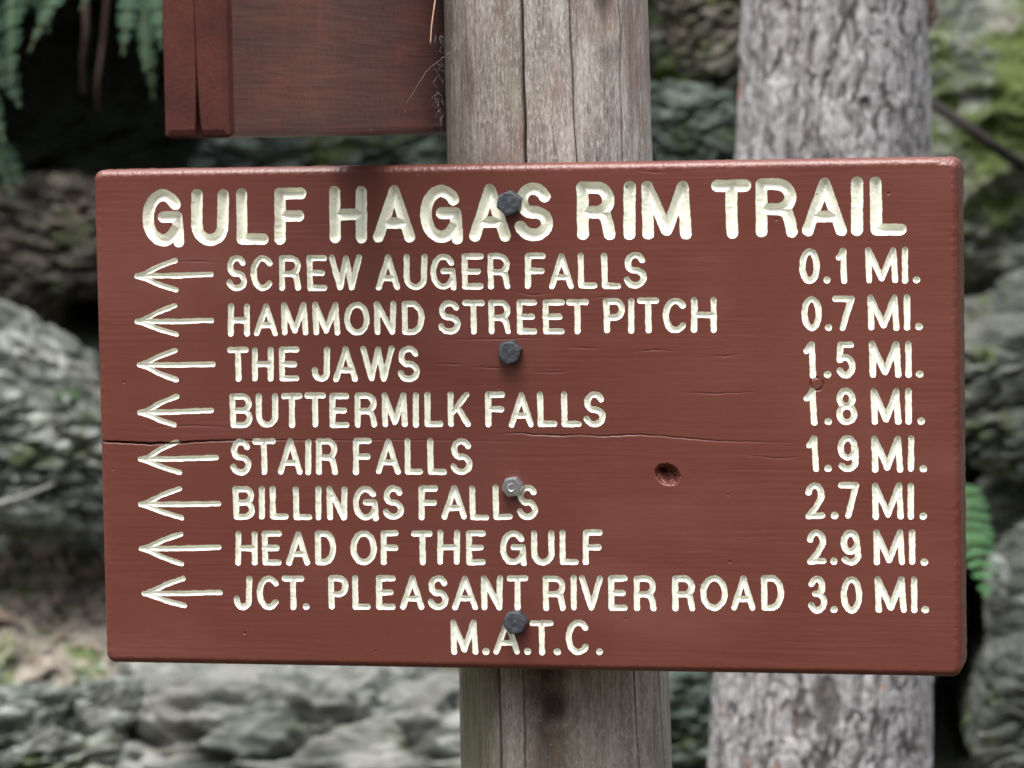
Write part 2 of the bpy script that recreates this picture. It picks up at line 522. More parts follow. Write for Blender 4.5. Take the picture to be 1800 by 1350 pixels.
# ------------------------------------------------------------------ boulders
def cube_sphere(n):
    a = np.tan(np.linspace(-1, 1, n) * np.pi / 4)
    A, B = np.meshgrid(a, a); one = np.ones_like(A); vs, qs = [], []
    q = grid_quads(n, n)
    for k, f in enumerate([(A, B, one), (B, A, -one), (one, A, B), (-one, B, A), (B, one, A), (A, -one, B)]):
        vs.append(np.stack(f, -1).reshape(-1, 3)); qs.append(q + k * n * n)
    v = np.concatenate(vs); v /= np.linalg.norm(v, axis=1)[:, None]; q = np.concatenate(qs)
    _, i, inv = np.unique(np.round(v, 5), axis=0, return_index=True, return_inverse=True)
    return v[i], inv.ravel()[q]


CS_V, CS_Q = cube_sphere(84)


def boulder(label, u, v, D, w, h, dep, mat, seed, roll=0., strata=.0, planes=9, rough=.05, sharp=.78, group=None):
    r = np.random.default_rng(seed)
    N = r.normal(size=(planes, 3)); N /= np.linalg.norm(N, axis=1)[:, None]
    H = r.uniform(sharp - .16, sharp + .14, planes)
    box = np.concatenate([np.eye(3), -np.eye(3)]) + r.normal(size=(6, 3)) * .2      # ledge rock breaks into blocks
    N = np.concatenate([N, box / np.linalg.norm(box, axis=1)[:, None]])
    H = np.concatenate([H + .08, r.uniform(.66, .80, 6)])
    w, h = w * 1.16, h * 1.16
    d = CS_V @ N.T
    rad = np.where(d > .05, H / np.maximum(d, .05), 9.)
    k = 26.
    rr = -np.log(np.exp(-k * rad).sum(1) + np.exp(-k * 1.0)) / k
    p = CS_V * rr[:, None]
    size = np.array([w * D / FPX / 2, dep / 2, h * D / FPX / 2])
    loc = p * size
    s0 = size.mean()
    n = fbm(loc / s0 * 1.1 + seed, 3) * .14 + fbm(loc * np.array([1, 1, 1.9]) / s0 * 4 + seed, 3, ridged=True) * .045 + fbm(loc / .03 + seed, 2) * .008 - np.maximum(fbm(loc * np.array([.8, .8, 2.2]) / s0 * 2.6 + seed + 8, 3, ridged=True) - .85, 0) * .34
    if strata:
        t = loc[:, 2] / .014 + 1.5 * fbm(loc / s0 * 1.4 + 5 + seed, 2) + .12 * loc[:, 0] / .014
        saw = np.abs((t % 1) - .5) * 2
        amp = .5 + .5 * perlin(np.stack([loc[:, 0] / .05, np.floor(t) * 3.1, loc[:, 1] / .05], -1))
        n = n + strata * (np.minimum(saw, .6) * amp + .6 * perlin(np.stack([np.floor(t) * 7.7, loc[:, 0] / .09, loc[:, 1] / .09], -1)))
    loc = loc + CS_V * (n * s0 * (rough / .05) * .6)[:, None]
    c, s = math.cos(roll), math.sin(roll)
    x, z = loc[:, 0] * c - loc[:, 2] * s, loc[:, 0] * s + loc[:, 2] * c
    W = at(u, v, D)
    P = RH * x[:, None] + FH * loc[:, 1][:, None] + np.array([0, 0, 1.]) * z[:, None]
    o = mesh_obj("rock", P, CS_Q, mat)
    o.location = W
    return tag(o, label, "rock", group)


M_pale = mat_rock("pale_lichen_rock", (.060, .068, .057), (.150, .162, .142), (.32, .345, .31), .48, moss=.14, scale=1.1)
M_lich = mat_rock("lichen_spotted_rock", (.036, .044, .035), (.112, .123, .104), (.31, .34, .305), .50, moss=.24, scale=1.5)
M_slab = mat_rock("grey_slab_rock", (.052, .058, .050), (.145, .150, .135), (.27, .28, .255), .52, moss=.14, strata=((1, 1, 3.2), (0, .28, 0)), warm=.15)
M_layer = mat_rock("layered_grey_rock", (.038, .043, .037), (.110, .115, .100), (.23, .24, .215), .53, moss=.36, strata=((1, 1, 3.6), (0, .2, 0)), warm=.12)
M_tan = mat_rock("tan_stained_rock", (.06, .058, .042), (.18, .165, .13), (.30, .28, .23), .52, moss=.34, warm=.5)
M_dim = mat_rock("dim_brown_rubble", (.018, .016, .013), (.070, .062, .050), (.13, .125, .105), .54, moss=.25, moss_col=(.03, .04, .016), warm=.5)  # dimness of the hollow is put into this rock's colour
M_green = mat_rock("dark_green_rock", (.022, .03, .026), (.085, .105, .09), (.19, .23, .205), .52, moss=.3, strata=((1, 1, 2.6), (0, -.15, 0)), warm=.05)
M_blue = mat_rock("blue_green_lichen_rock", (.020, .027, .022), (.070, .085, .073), (.155, .18, .16), .50, moss=.3, moss_col=(.026, .040, .018), warm=.03, scale=1.3)

boulder("pale peaked rock with a mossy left side, below the dark hollow", 48, 668, 3.58, 360, 230, .16, M_pale, 11, -0.62, 0, 8, .04)
boulder("small rounded pale rock at the left picture edge under the peaked rock", 5, 690, 3.55, 90, 130, .08, M_pale, 12, .2, 0, 7, .05)
boulder("white lichen spotted rock left of the carved stair falls arrow", 70, 810, 3.52, 380, 290, .16, M_lich, 13, .1, 0, 10, .06)
boulder("grey slanted slab filling the space below the sign", 560, 1390, 3.38, 980, 480, .30, M_slab, 14, -.02, .022, 6, .05, .86)
boulder("low dark lichen flecked rock in the bottom left corner", 70, 1350, 3.34, 420, 320, .18, M_lich, 15, .15, 0, 9, .06)
boulder("small white rock on top of the dark corner rock", 190, 1238, 3.30, 120, 100, .06, M_pale, 16, .3, 0, 8, .05)
boulder("tan stained rock between the post and tree trunk near the top", 1262, 20, 3.62, 220, 260, .14, M_tan, 17, .3, 0, 8, .05)
boulder("blue green lichen covered rock between post and trunk above the sign", 1190, 260, 3.55, 270, 230, .16, M_blue, 18, 0, 0, 9, .06)
boulder("dark green layered rock between post and trunk below the sign", 1200, 1300, 3.45, 300, 380, .16, M_green, 19, .06, .03, 7, .05)
boulder("layered grey rock right of the sign above the fern", 1830, 690, 3.55, 380, 400, .18, M_layer, 20, .25, .03, 8, .05)
boulder("thin dark shelf rock just over the green fern", 1830, 890, 3.62, 300, 110, .14, M_layer, 21, .1, .03, 8, .05)
boulder("upright pale grey boulder beside the green fern", 1806, 1040, 3.50, 170, 250, .10, M_pale, 22, -.12, 0, 5, .03, .66)
boulder("cracked layered rock in the lower right corner", 1830, 1270, 3.46, 270, 330, .16, M_layer, 23, .14, .02, 5, .04, .64)
boulder("dark mossy rock seen through the gap between the two brown boards", 570, 282, 3.78, 560, 120, .2, M_green, 25, .03, .04, 8, .06)
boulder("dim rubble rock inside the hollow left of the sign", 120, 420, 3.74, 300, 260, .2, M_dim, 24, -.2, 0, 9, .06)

# ------------------------------------------------------------------ tree behind the sign
M_bark = mat_bark()


def trunk_mesh():
    zt = np.concatenate([np.linspace(-.05, .95, 90), np.arange(.955, 1.80, .0022), np.linspace(1.81, 6.2, 160)])
    th = np.linspace(0, 2 * np.pi, 420, endpoint=False)
    T, Zz = np.meshgrid(th, zt)
    c1, c0 = at(1470, 0, 2.85), at(1441, 1350, 2.85)
    k = (Zz - c0[2]) / (c1[2] - c0[2])
    cx = c0[0] + (c1[0] - c0[0]) * k; cy = c0[1] + (c1[1] - c0[1]) * k
    cx = np.where(Zz > 2.2, c0[0] + (c1[0] - c0[0]) * (2.2 - c0[2]) / (c1[2] - c0[2]), cx)
    cy = np.where(Zz > 2.2, c0[1] + (c1[1] - c0[1]) * (2.2 - c0[2]) / (c1[2] - c0[2]), cy)
    R = np.interp(Zz, [-.05, .05, .3, 1.0, 1.08, 1.72, 2.4, 6.2], [.19, .15, .115, .0955, .0925, .0785, .07, .012])
    R = R * (1 + .05 * np.sin(3 * T + 1) * sstep(.6, 0, Zz))
    p = np.stack([np.cos(T) * R, np.sin(T) * R, Zz], -1)
    pv = p * np.array([1, 1, .42])
    wv = p + np.array([.006, .006, .02]) * np.stack([fbm(p * 26, 3), fbm(p * 26 + 9, 3), fbm(p * 26 + 20, 3)], -1)
    cr = fbm(wv * np.array([1, 1, .20]) * 80 + 4, 3, ridged=True)
    cr2 = fbm(wv * np.array([1, 1, .42]) * 130 + 14, 3, ridged=True)
    hole = fbm(wv * np.array([1, 1, .5]) * 38 + 50, 2)
    crack = np.clip(sstep(1.02, 1.45, cr) * .8 + sstep(1.10, 1.5, cr2) * .55 + sstep(.50, .85, hole) * .8, 0, 1)
    scale_ = fbm(wv * np.array([1, 1, .5]) * 140 + 2, 3)
    plate = fbm(wv * np.array([1, 1, .45]) * 40 + 2, 4)
    disp = .0016 * plate + .0010 * scale_ - .0022 * crack + .003 * fbm(pv * 12, 2)
    R2 = R + disp * np.clip(R / .08, .2, 1.2)
    P = np.stack([cx + np.cos(T) * R2, cy + np.sin(T) * R2, Zz], -1)
    a = np.zeros(P.shape[:2] + (4,)); a[..., 0] = crack; a[..., 3] = 1
    return P, a, (cx[:, 0], cy[:, 0], zt)


TP, TA, (tcx, tcy, tz) = trunk_mesh()
tree_base = np.array([tcx[0], tcy[0], 0.])
tree = empty("spruce_tree", tree_base)
tag(tree, "grey flaky barked tree trunk standing behind the right half of the sign", "tree")
nr, nc = TP.shape[:2]
mesh_obj("trunk", TP.reshape(-1, 3) - tree_base, grid_quads(nr, nc, True), M_bark, tree, attrs={"bark": TA.reshape(-1, 4)})
M_needle = mat_leaf("spruce_needles", (.018, .04, .018), (.035, .07, .025), .6)
cr, lim = Mesh(), Mesh()
rr_ = np.random.default_rng(4)
for i in range(46):
    z0 = 4.3 + 1.9 * i / 46
    a = rr_.uniform(0, 2 * np.pi); ln = .25 + (6.2 - z0) * .30 * rr_.uniform(.7, 1.1)
    base = np.array([np.interp(z0, tz, tcx), np.interp(z0, tz, tcy), z0]) - tree_base
    t = np.linspace(0, 1, 7)
    dirv = np.array([math.cos(a), math.sin(a), 0])
    pts = base + dirv * (ln * t)[:, None] + np.array([0, 0, 1.]) * (-.25 * ln * t + .2 * ln * t * t)[:, None]
    lim.tube(pts, np.linspace(.009, .002, 7), 5)
    for j in range(60):
        k = rr_.uniform(.15, 1); p = base + dirv * ln * k + np.array([0, 0, -.25 * ln * k + .2 * ln * k * k])
        b = a + rr_.choice([-1, 1]) * rr_.uniform(.5, 1.3); L = rr_.uniform(.05, .14)
        d = np.array([math.cos(b), math.sin(b), rr_.uniform(-.5, .2)]); w = np.cross(d, rr_.normal(size=3)); w *= .014 / np.linalg.norm(w)
        cr.add([p - w * .4, p + w * .4, p + d * L * .6 + w, p + d * L, p + d * L * .6 - w], None, [[0, 1, 2], [0, 2, 4], [4, 2, 3]])
lim.build("limb", M_bark, tree)
cr.build("crown", M_needle, tree, smooth=False)
# dead reddish bark stub on the right edge of the trunk near the picture's top
stub = Mesh()
s0 = at(1634, 14, 2.84)
for k_, (dx_, dz_, l_, w_) in enumerate(((.002, .004, .016, .005), (.005, -.004, .013, .004), (.001, -.010, .010, .004))):
    rw_ = np.random.default_rng(60 + k_)
    ax_ = np.array([.25, -.3, -1.]) + rw_.normal(size=3) * .25; ax_ /= np.linalg.norm(ax_)
    b_ = np.cross(ax_, RT * .4 - FH); b_ /= np.linalg.norm(b_); n_ = np.cross(ax_, b_)
    c_ = s0 + RT * dx_ + np.array([0, 0, dz_]); rows_ = []
    for t_, ww_ in ((-.5, .5), (-.2, 1.), (.15, .9), (.4, .6), (.55, .15)):
        for sx_, off_ in ((-1, 0), (0, .0018), (1, 0), (0, -.0010)):
            rows_.append(c_ + ax_ * l_ * t_ + b_ * w_ * ww_ * sx_ * .8 + n_ * (off_ + .006 * t_ * t_))
    stub.add(rows_, grid_quads(5, 4, True))
sb = stub.build("bark_flake", mat_plain("red_brown_bark", (.05, .028, .022), (.13, .065, .05), 160), tree)
sb.data.transform(Matrix.Translation(-Vector(tree_base)))

# ------------------------------------------------------------------ post
PCX, PCY, PR = .0015, .1005, .0622


def post_mesh():
    zt = np.concatenate([np.linspace(-.1, 1.05, 60), np.arange(1.054, 1.82, .0016), np.linspace(1.83, 2.25, 60)])
    # angle measured so that the side facing the camera is sampled finely
    tf = math.atan2(-FH[1], -FH[0])
    o = np.linspace(-1, 1, 561)[:-1]
    th = tf + np.pi * (0.62 * o + .38 * o ** 3)
    T, Zz = np.meshgrid(th, zt)
    dx = (T - tf)
    arc = dx * PR                         # arc length across the visible face
    R = PR * (1 + .012 * np.sin(2 * T + .7) + .010 * fbm(np.stack([np.cos(T), np.sin(T), Zz * 2.2], -1) * 1.2, 2))
    R = R * np.interp(Zz, [0, 1.2, 1.75, 2.3], [1.05, 1.024, .964, .94])
    fl = np.stack([np.cos(T) * PR * 90, np.sin(T) * PR * 90, Zz * 3.2], -1)
    fn = np.stack([np.cos(T) * PR * 330, np.sin(T) * PR * 330, Zz * 7], -1)
    d = .0008 * fbm(fl, 3) + .00022 * fbm(fn * np.array([1, 1, 3.]), 2)
    arcw = arc + .0016 * perlin(np.stack([Zz * 7, arc * 10, 0 * Zz], -1)) + .0005 * perlin(np.stack([Zz * 45, arc * 30, 0 * Zz], -1))
    crack = np.zeros_like(Zz)

    def cut(u, width, depth, zlo, zhi, lean=0.):
        nonlocal d, crack
        s = (u - 958) / 361 * 2 * .9975
        a0 = math.asin(max(-.98, min(.98, s))) * PR
        x = arcw - a0 - lean * (Zz - 1.6)
        on = sstep(zlo - .02, zlo + .03, Zz) * (1 - sstep(zhi - .03, zhi + .02, Zz))
        k = np.exp(-(x / width) ** 2) * on
        d = d - depth * k; crack = np.maximum(crack, np.clip(k * 1.2, 0, 1))
    cut(913, .0007, .007, 1.52, 2.3, -.004)
    cut(1004, .0004, .0022, 1.50, 2.3, -.022)
    cut(1086, .0004, .0005, 1.5, 1.72)
    cut(1040, .0005, .0018, 1.50, 1.60, -.02)
    cut(850, .0007, .003, .0, 1.34, .006)
    cut(1098, .0005, .0025, .2, 1.335, -.05)
    cut(905, .0005, .0012, .5, 1.30, .02)
    cut(1055, .0004, .0016, .9, 1.31, -.03)
    cut(1145, .0004, .0010, 1.0, 1.31, .0)
    # two knots: one at the top of the frame, one under the sign
    st = np.zeros(P4 := T.shape + (4,)); st[..., 3] = 1
    st[..., 1] = np.clip(crack, 0, 1) * .9
    for (uk, zk, rx, rz, amt) in ((1062, 1.700, .010, .030, .85), (970, 1.276, .0105, .0115, 1.), (940, 1.282, .007, .012, .35)):
        a0 = math.asin((uk - 958) / 361 * 2 * .9975 if zk > 1.5 else (uk - 994) / 372 * 2 * .9975) * PR
        e = np.sqrt(((arcw - a0) / rx) ** 2 + ((Zz - zk) / rz) ** 2) + .25 * fbm(fl * .8, 2)
        k = 1 - sstep(.5, 1.2, e)
        d = d - .0022 * k + .0010 * np.exp(-((e - 1.25) / .25) ** 2)
        st[..., 1] = np.maximum(st[..., 1], amt * (1 - sstep(.3, 1.0, e)) * (.8 if zk > 1.5 else 1.))
        st[..., 0] = np.maximum(st[..., 0], amt * np.clip(1.25 - e / 1.5, 0, 1) * .8)
    st[..., 2] = np.exp(-((arcw + .064) / .020) ** 2) * (1 - sstep(1.34, 1.42, Zz))
    core = np.clip(np.exp(-((arcw + .0125) / .0135) ** 4) - .5 * np.exp(-((arcw + .029) / .0035) ** 2) + .3 * np.exp(-((arcw - .012) / .003) ** 2), 0, 1) * (1 - sstep(1.34, 1.42, Zz))
    st[..., 0] = np.maximum(st[..., 0], .95 * core)
    lean_x = -.0018 + .0062 * (1.693 - Zz) / .462 * 1.0
    lean_x = -.0017 + .0050 * (1.693 - Zz) / .462
    P = np.stack([PCX + lean_x + np.cos(T) * (R + d), PCY + np.sin(T) * (R + d), Zz], -1)
    return P, st


PP, PS = post_mesh()
# where the board is bolted on, the log is planed flat
PP[..., 1] = np.maximum(PP[..., 1], np.where((PP[..., 2] > 1.306) & (PP[..., 2] < 1.594), .0385, -9.))
nr, nc = PP.shape[:2]
top = PP[-1].mean(0) + np.array([0, 0, .004])
v = np.concatenate([PP.reshape(-1, 3), top[None]]) - np.array([PCX, PCY, 0])
k = np.arange(nc)
post = mesh_obj("wooden_post", v, grid_quads(nr, nc, True), mat_post(), None,
                np.stack([(nr - 1) * nc + k, (nr - 1) * nc + (k + 1) % nc, np.full(nc, nr * nc)], -1),
                attrs={"stain": np.concatenate([PS.reshape(-1, 4), [[0, 0, 0, 1]]])})
post.location = (PCX, PCY, 0)
tag(post, "round weathered grey wooden post carrying both brown signs", "post")

# ------------------------------------------------------------------ carved trail sign
BW, BH, BT, BZ = .506, .2921, .038, 1.45
sign = empty("trail_sign", (0, 0, BZ))
tag(sign, "wide brown painted board with carved cream trail names, arrows and distances", "sign")

# strokes are (N,2) polylines in a unit box, y up


def arc(cx, cy, rx, ry, a0, a1, n=14):
    t = np.radians(np.linspace(a0, a1, n))
    return [(cx + rx * math.cos(x), cy + ry * math.sin(x)) for x in t]


GL = {
    'A': [[(0, 0), (.5, 1), (1, 0)], [(.17, .30), (.83, .30)]],
    'B': [[(.06, 0), (.0, 1)], [(0, 1), (.55, 1)] + arc(.58, .755, .36, .245, 90, -90, 10) + [(.05, .51)], [(.05, .51), (.6, .51)] + arc(.62, .255, .38, .255, 90, -90, 10) + [(.06, 0)]],
    'C': [arc(.52, .5, .52, .5, 42, 318, 26)],
    'D': [[(.04, 0), (0, 1), (.4, 1)] + arc(.42, .5, .58, .5, 88, -88, 16) + [(.04, 0)]],
    'E': [[(1, 1), (0, 1), (.03, 0), (1, 0)], [(.0, .5), (.85, .5)]],
    'F': [[(1, 1), (0, 1), (0, 0)], [(0, .5), (.92, .5)]],
    'G': [arc(.49, .5, .49, .5, 38, 325, 26), [(.5, .52), (.94, .52), (.97, .25), (1, -.03)]],
    'H': [[(0, 1), (0, 0)], [(1, 1), (1, 0)], [(0, .5), (1, .5)]],
    'I': [[(.5, 1), (.5, 0)]],
    'J': [[(1, 1), (.95, .28)] + arc(.5, .24, .46, .24, 0, -160, 14) + [(0, .30)]],
    'K': [[(0, 1), (.03, 0)], [(.93, 1), (.1, .38)], [(.38, .58), (1, 0)]],
    'L': [[(0, 1), (.04, 0), (1, 0)]],
    'M': [[(.03, 0), (0, 1), (.5, .07), (.92, 1), (1, 0)]],
    'N': [[(.02, 0), (0, 1), (.95, 0), (1, 1)]],
    'O': [arc(.5, .5, .5, .5, 90, 450, 32)],
    'P': [[(.04, 0), (0, 1), (.5, 1)] + arc(.55, .72, .45, .28, 90, -90, 12) + [(.05, .44)]],
    'R': [[(.02, 0), (0, 1), (.5, 1)] + arc(.52, .735, .44, .265, 90, -90, 12) + [(.02, .47)], [(.58, .47), (.84, .40), (.93, .22), (1, 0)]],
    'S': [arc(.5, .74, .42, .26, 22, 265, 18)[:-1] + arc(.5, .25, .48, .25, 80, -165, 18)],
    'T': [[(0, 1), (1, 1)], [(.5, 1), (.53, 0)]],
    'U': [[(0, 1), (.0, .32)] + arc(.5, .3, .49, .3, 182, 358, 16) + [(1, 1)]],
    'V': [[(0, 1), (.52, 0), (1, 1)]],
    'W': [[(0, 1), (.30, 0), (.52, .97), (.72, 0), (1, 1)]],
    '0': [arc(.5, .5, .5, .5, 90, 450, 32)],
    '1': [[(0, .78), (.35, .86), (.72, 1), (.95, 0)]],
    '2': [arc(.48, .70, .46, .30, 165, -35, 16) + [(.55, .28), (.05, 0), (1, .02)]],
    '3': [arc(.46, .755, .42, .245, 160, -85, 14) + [(.35, .52)], [(.5, .52)] + arc(.5, .25, .5, .26, 75, -160, 16)],
    '5': [[(.9, 1), (.12, 1), (.05, .50), (.25, .58)] + arc(.5, .29, .5, .30, 85, -150, 18)],
    '7': [[(0, 1), (1, 1), (.72, .52), (.45, 0)]],
    '8': [arc(.46, .76, .42, .24, 90, 450, 24), arc(.52, .25, .48, .26, 90, 450, 24)],
    '9': [arc(.48, .68, .46, .32, 0, 360, 24), [(.94, .70), (1, .38)] + arc(.5, .24, .5, .24, 15, -145, 14)],
    '.': [[(.5, .5), (.52, .5)]],
}

# each carved line: reading, stroke width in photo px, (top,bottom) at first letter, (top,bottom) at last letter, letters with left and right px
LINES = [
    ("GULF HAGAS RIM TRAIL", 20.1, (334, 433), (310, 413.5), "G250-324 U336-402 L414.5-472.5 F482-538 H578.7-645.4 A655.5-730 G738.7-814 A825-898 S903-972.6 R1014-1081.7 I1096-1117 M1127.6-1216 T1250.5-1320 R1328-1402 A1410-1489 I1495-1518 L1528.7-1593"),
    ("SCREW AUGER FALLS", 10.5, (449, 511.6), (443, 506.5), "S397-435 C440.5-481.8 R490-529.8 E539-575 W578-636.8 A660.7-703.5 U709.6-751 G756-803 E811-850 R857-897 F923-959 A965-1008.7 L1015.4-1050.6 L1057-1092 S1096-1137"),
    ("HAMMOND STREET PITCH", 10.5, (533, 591), (522, 584.5), "H400.7-439 A446-489 M494-542 M549-598 O604.7-650 N657.6-696.7 D705.7-746.3 S769-810.5 T812-852.4 R858.6-898 E908.4-944 E953.7-993 T995.5-1034.4 P1060.7-1098.6 I1104-1114.8 T1120-1158 C1165-1209 H1215-1259.6"),
    ("THE JAWS", 10.5, (610.5, 670.5), (607, 671), "T399-437.5 H442.6-481 E490-526 J548-580.5 A585.7-629.5 W633-693.7 S698-738.7"),
    ("BUTTERMILK FALLS", 10.5, (691, 751.7), (687.5, 750), "B403-444 U449.6-488.8 T494-531.5 T535-572.6 E578.7-614 R623-663 M670.8-717 I725.5-737 L745.7-779 K786.7-828 F853-888 A894.6-938 L944-979.6 L986-1022 S1025-1065"),
    ("STAIR FALLS", 10.5, (771, 835), (770, 834.4), "S403.8-442.5 T442.8-484.7 A487.8-532 I536-547.4 R555-594 F620.7-653.4 A660.7-704.4 L711-744 L751-785.5 S790.7-831"),
    ("BILLINGS FALLS", 10.5, (855, 913.7), (851.5, 913.7), "B408.4-448 I455-465.5 L474-507.8 L514.5-549 I554-565 N574-611 G620-666 S672-711 F736-770 A776-821 L825-859.5 L866-901.4 S907.8-946"),
    ("HEAD OF THE GULF", 10.5, (933, 993.3), (931, 993), "H413.5-452.7 E460-495.5 A503-545 D553-591 O616-662.6 F669-701.4 T723.4-760.7 H768.6-808.4 E818.8-854 G879-926 U933.7-974.7 L983-1016.9 F1024.5-1059"),
    ("JCT. PLEASANT RIVER ROAD", 10.5, (1011.5, 1071.5), (1011, 1074), "J410.5-443.6 C451-492.5 T494.8-534.6 .531.6-544.5 P576.5-612.3 L618.7-651.5 E660.6-695.7 A703.5-746.4 S751-789 A794.4-840 N845.8-884 T890-928.4 R954-995 I1003-1014 V1018-1060 E1069-1103.5 R1114-1154 R1181.6-1222.4 O1231-1279 A1285-1328 D1337.6-1378"),
    ("M.A.T.C.", 10.5, (1089.5, 1150.5), (1089.5, 1151.5), "M792-841 .848-860 A867-914 .921.5-933.5 T930.6-973 .974-985 C994.5-1037 .1047-1060"),
    ("0.1 MI.", 10.5, (436.5, 498), (433.5, 497.6), "01405-1441 .1447-1460 11469-1490 M1521-1579 I1585-1597 .1606-1617"),
    ("0.7 MI.", 10.5, (521, 582), (516, 580), "01409-1444.4 .1450.6-1462 71463-1502 M1525-1581 I1589-1600 .1609-1622"),
    ("1.5 MI.", 10.5, (600.5, 664), (599, 663), "11412-1435 .1448-1461 51469-1503.4 M1528-1584 I1591-1603 .1609-1624"),
    ("1.8 MI.", 10.5, (682, 747), (683, 746), "11413-1437 .1450-1462 81469.5-1506.5 M1530.6-1584 I1591-1603 .1613-1625.6"),
    ("1.9 MI.", 10.5, (765, 829), (765, 829.6), "11417-1440 .1450-1462 91472-1509 M1532-1587 I1595-1608 .1615.6-1630"),
    ("2.7 MI.", 10.5, (847, 911.5), (848.5, 913), "21415-1450.6 .1461-1473 71473.5-1510.7 M1533-1588.7 I1594-1608 .1616-1630"),
    ("2.9 MI.", 10.5, (931, 992), (930.5, 993.7), "21417.6-1453 .1460-1471 91477.5-1513 M1535-1591 I1597-1610 .1618.6-1631.5"),
    ("3.0 MI.", 10.5, (1012, 1077), (1013, 1077), "31420-1453.4 .1460-1472.5 01478-1515.5 M1538-1593.5 I1601.5-1612 .1620-1633"),
]
# tip, shaft end, upper barb end, lower barb end
ARROWS = [
    ((236, 485), (376, 482), (311, 455), (312.5, 512)), ((236, 565), (376, 563), (311, 534), (313, 590)),
    ((240, 641), (379, 640), (311.5, 613), (313, 670)), ((241, 725), (376, 721), (314, 694), (309, 749)),
    ((242, 807), (385, 804), (314, 774), (319, 833)), ((242, 886), (389, 885), (319, 856), (322.5, 912.5)),
    ((243.6, 964), (389, 962), (321, 936), (322.5, 993.5)), ((248.6, 1043), (391.5, 1041), (325, 1014), (327, 1067)),
]


def to_board(pts):
    p = on_plane(np.array([q[0] for q in pts]), np.array([q[1] for q in pts]), 0.)
    return np.stack([p[:, 0], p[:, 2] - BZ], -1)


def parse(s):
    out = []
    for tok in s.split():
        ch = tok[0]; a, b = tok[1:].split('-')
        out.append((ch, float(a), float(b)))
    return out


PXM = .506 / 1511      # metres per photo px on the board
carve = []             # (part id, polyline on the board, radius)
PARTS = []
jit = np.random.default_rng(12)
for name, sw, (t0, b0), (t1, b1), letters in LINES:
    L = parse(letters); pid = len(PARTS)
    PARTS.append(("lettering", "carved cream line reading " + name))
    xa, xb = L[0][1], L[-1][2]
    for ch, x0, x1 in L:
        k = (.5 * (x0 + x1) - xa) / (xb - xa)
        yt, yb = t0 + (t1 - t0) * k, b0 + (b1 - b0) * k
        r = sw / 2
        x0_, x1_ = x0 + r, x1 - r
        yt_, yb_ = yt + r, yb - r
        if ch == '.':
            r = 6.0; y = yb - r
            carve.append((pid, to_board([(.5 * (x0 + x1) - .2, y), (.5 * (x0 + x1) + .2, y)]), r * PXM)); continue
        if ch in 'AVW' : r *= .98
        dy = jit.uniform(-.7, .7)
        for st in GL[ch]:
            pts = [(x0_ + (x1_ - x0_) * p[0] + jit.uniform(-.35, .35), yb_ + (yt_ - yb_) * p[1] + dy + jit.uniform(-.35, .35)) for p in st]
            carve.append((pid, to_board(pts), r * PXM * jit.uniform(.97, 1.03)))
for tip, end, ub, lb in ARROWS:
    pid = len(PARTS); PARTS.append(("arrow", None))
    r = 4.65
    tx, ty = tip[0] + r, tip[1]
    ex, ey = end[0] - r, end[1]
    carve.append((pid, to_board([(tx, ty), (.5 * (tx + ex), .5 * (ty + ey) + .8), (ex, ey)]), r * PXM))
    for bx, by in (ub, lb):
        s = 1 if by > ty else -1
        bx_, by_ = bx - r * .7, by - s * r * .7
        mx, my = tx + .55 * (bx_ - tx), ty + .60 * (by_ - ty)
        carve.append((pid, to_board([(tx + 4, ty + s * .8), (tx + 14, ty + s * 4), (mx, my), (bx_, by_ + s * .6)]), r * PXM * .96))

# board front as a fine height field; the routed grooves are cut into it
STEP, RB, RC = .00040, .0042, .0058


def edge_axis(w):
    t = np.linspace(0, np.pi / 2, 10)
    e = RB * (1 - np.cos(t))
    n = int(round((w - 2 * RB) / STEP))
    return np.concatenate([-w / 2 + e[:-1], np.linspace(-w / 2 + RB, w / 2 - RB, n + 1), (w / 2 - e[:-1])[::-1]])


bx, bz = edge_axis(BW), edge_axis(BH)
X, Y = np.meshgrid(bx, bz)
sdf = np.full(X.shape, 1.0); rad = np.ones(X.shape); pid_g = np.full(X.shape, -1)
wob = .00026 * perlin(np.stack([X * 150, Y * 150, 0 * X], -1)) + .00020 * perlin(np.stack([X * 420, Y * 420, 0 * X + 3], -1))
for pid, pl, r in carve:
    lo, hi = pl.min(0) - r - .002, pl.max(0) + r + .002
    i0, i1 = np.searchsorted(bz, [lo[1], hi[1]]); j0, j1 = np.searchsorted(bx, [lo[0], hi[0]])
    sx, sy = X[i0:i1, j0:j1], Y[i0:i1, j0:j1]
    dmin = np.full(sx.shape, 1.)
    for a, b in zip(pl[:-1], pl[1:]):
        ab = b - a; l2 = max(ab @ ab, 1e-14)
        t = np.clip(((sx - a[0]) * ab[0] + (sy - a[1]) * ab[1]) / l2, 0, 1)
        dmin = np.minimum(dmin, np.hypot(sx - a[0] - t * ab[0], sy - a[1] - t * ab[1]))
    d = dmin - r + wob[i0:i1, j0:j1]
    cur = sdf[i0:i1, j0:j1]
    upd = d < cur
    sdf[i0:i1, j0:j1] = np.where(upd, d, cur)
    rad[i0:i1, j0:j1] = np.where(upd, r, rad[i0:i1, j0:j1])
    pid_g[i0:i1, j0:j1] = np.where(upd, pid, pid_g[i0:i1, j0:j1])
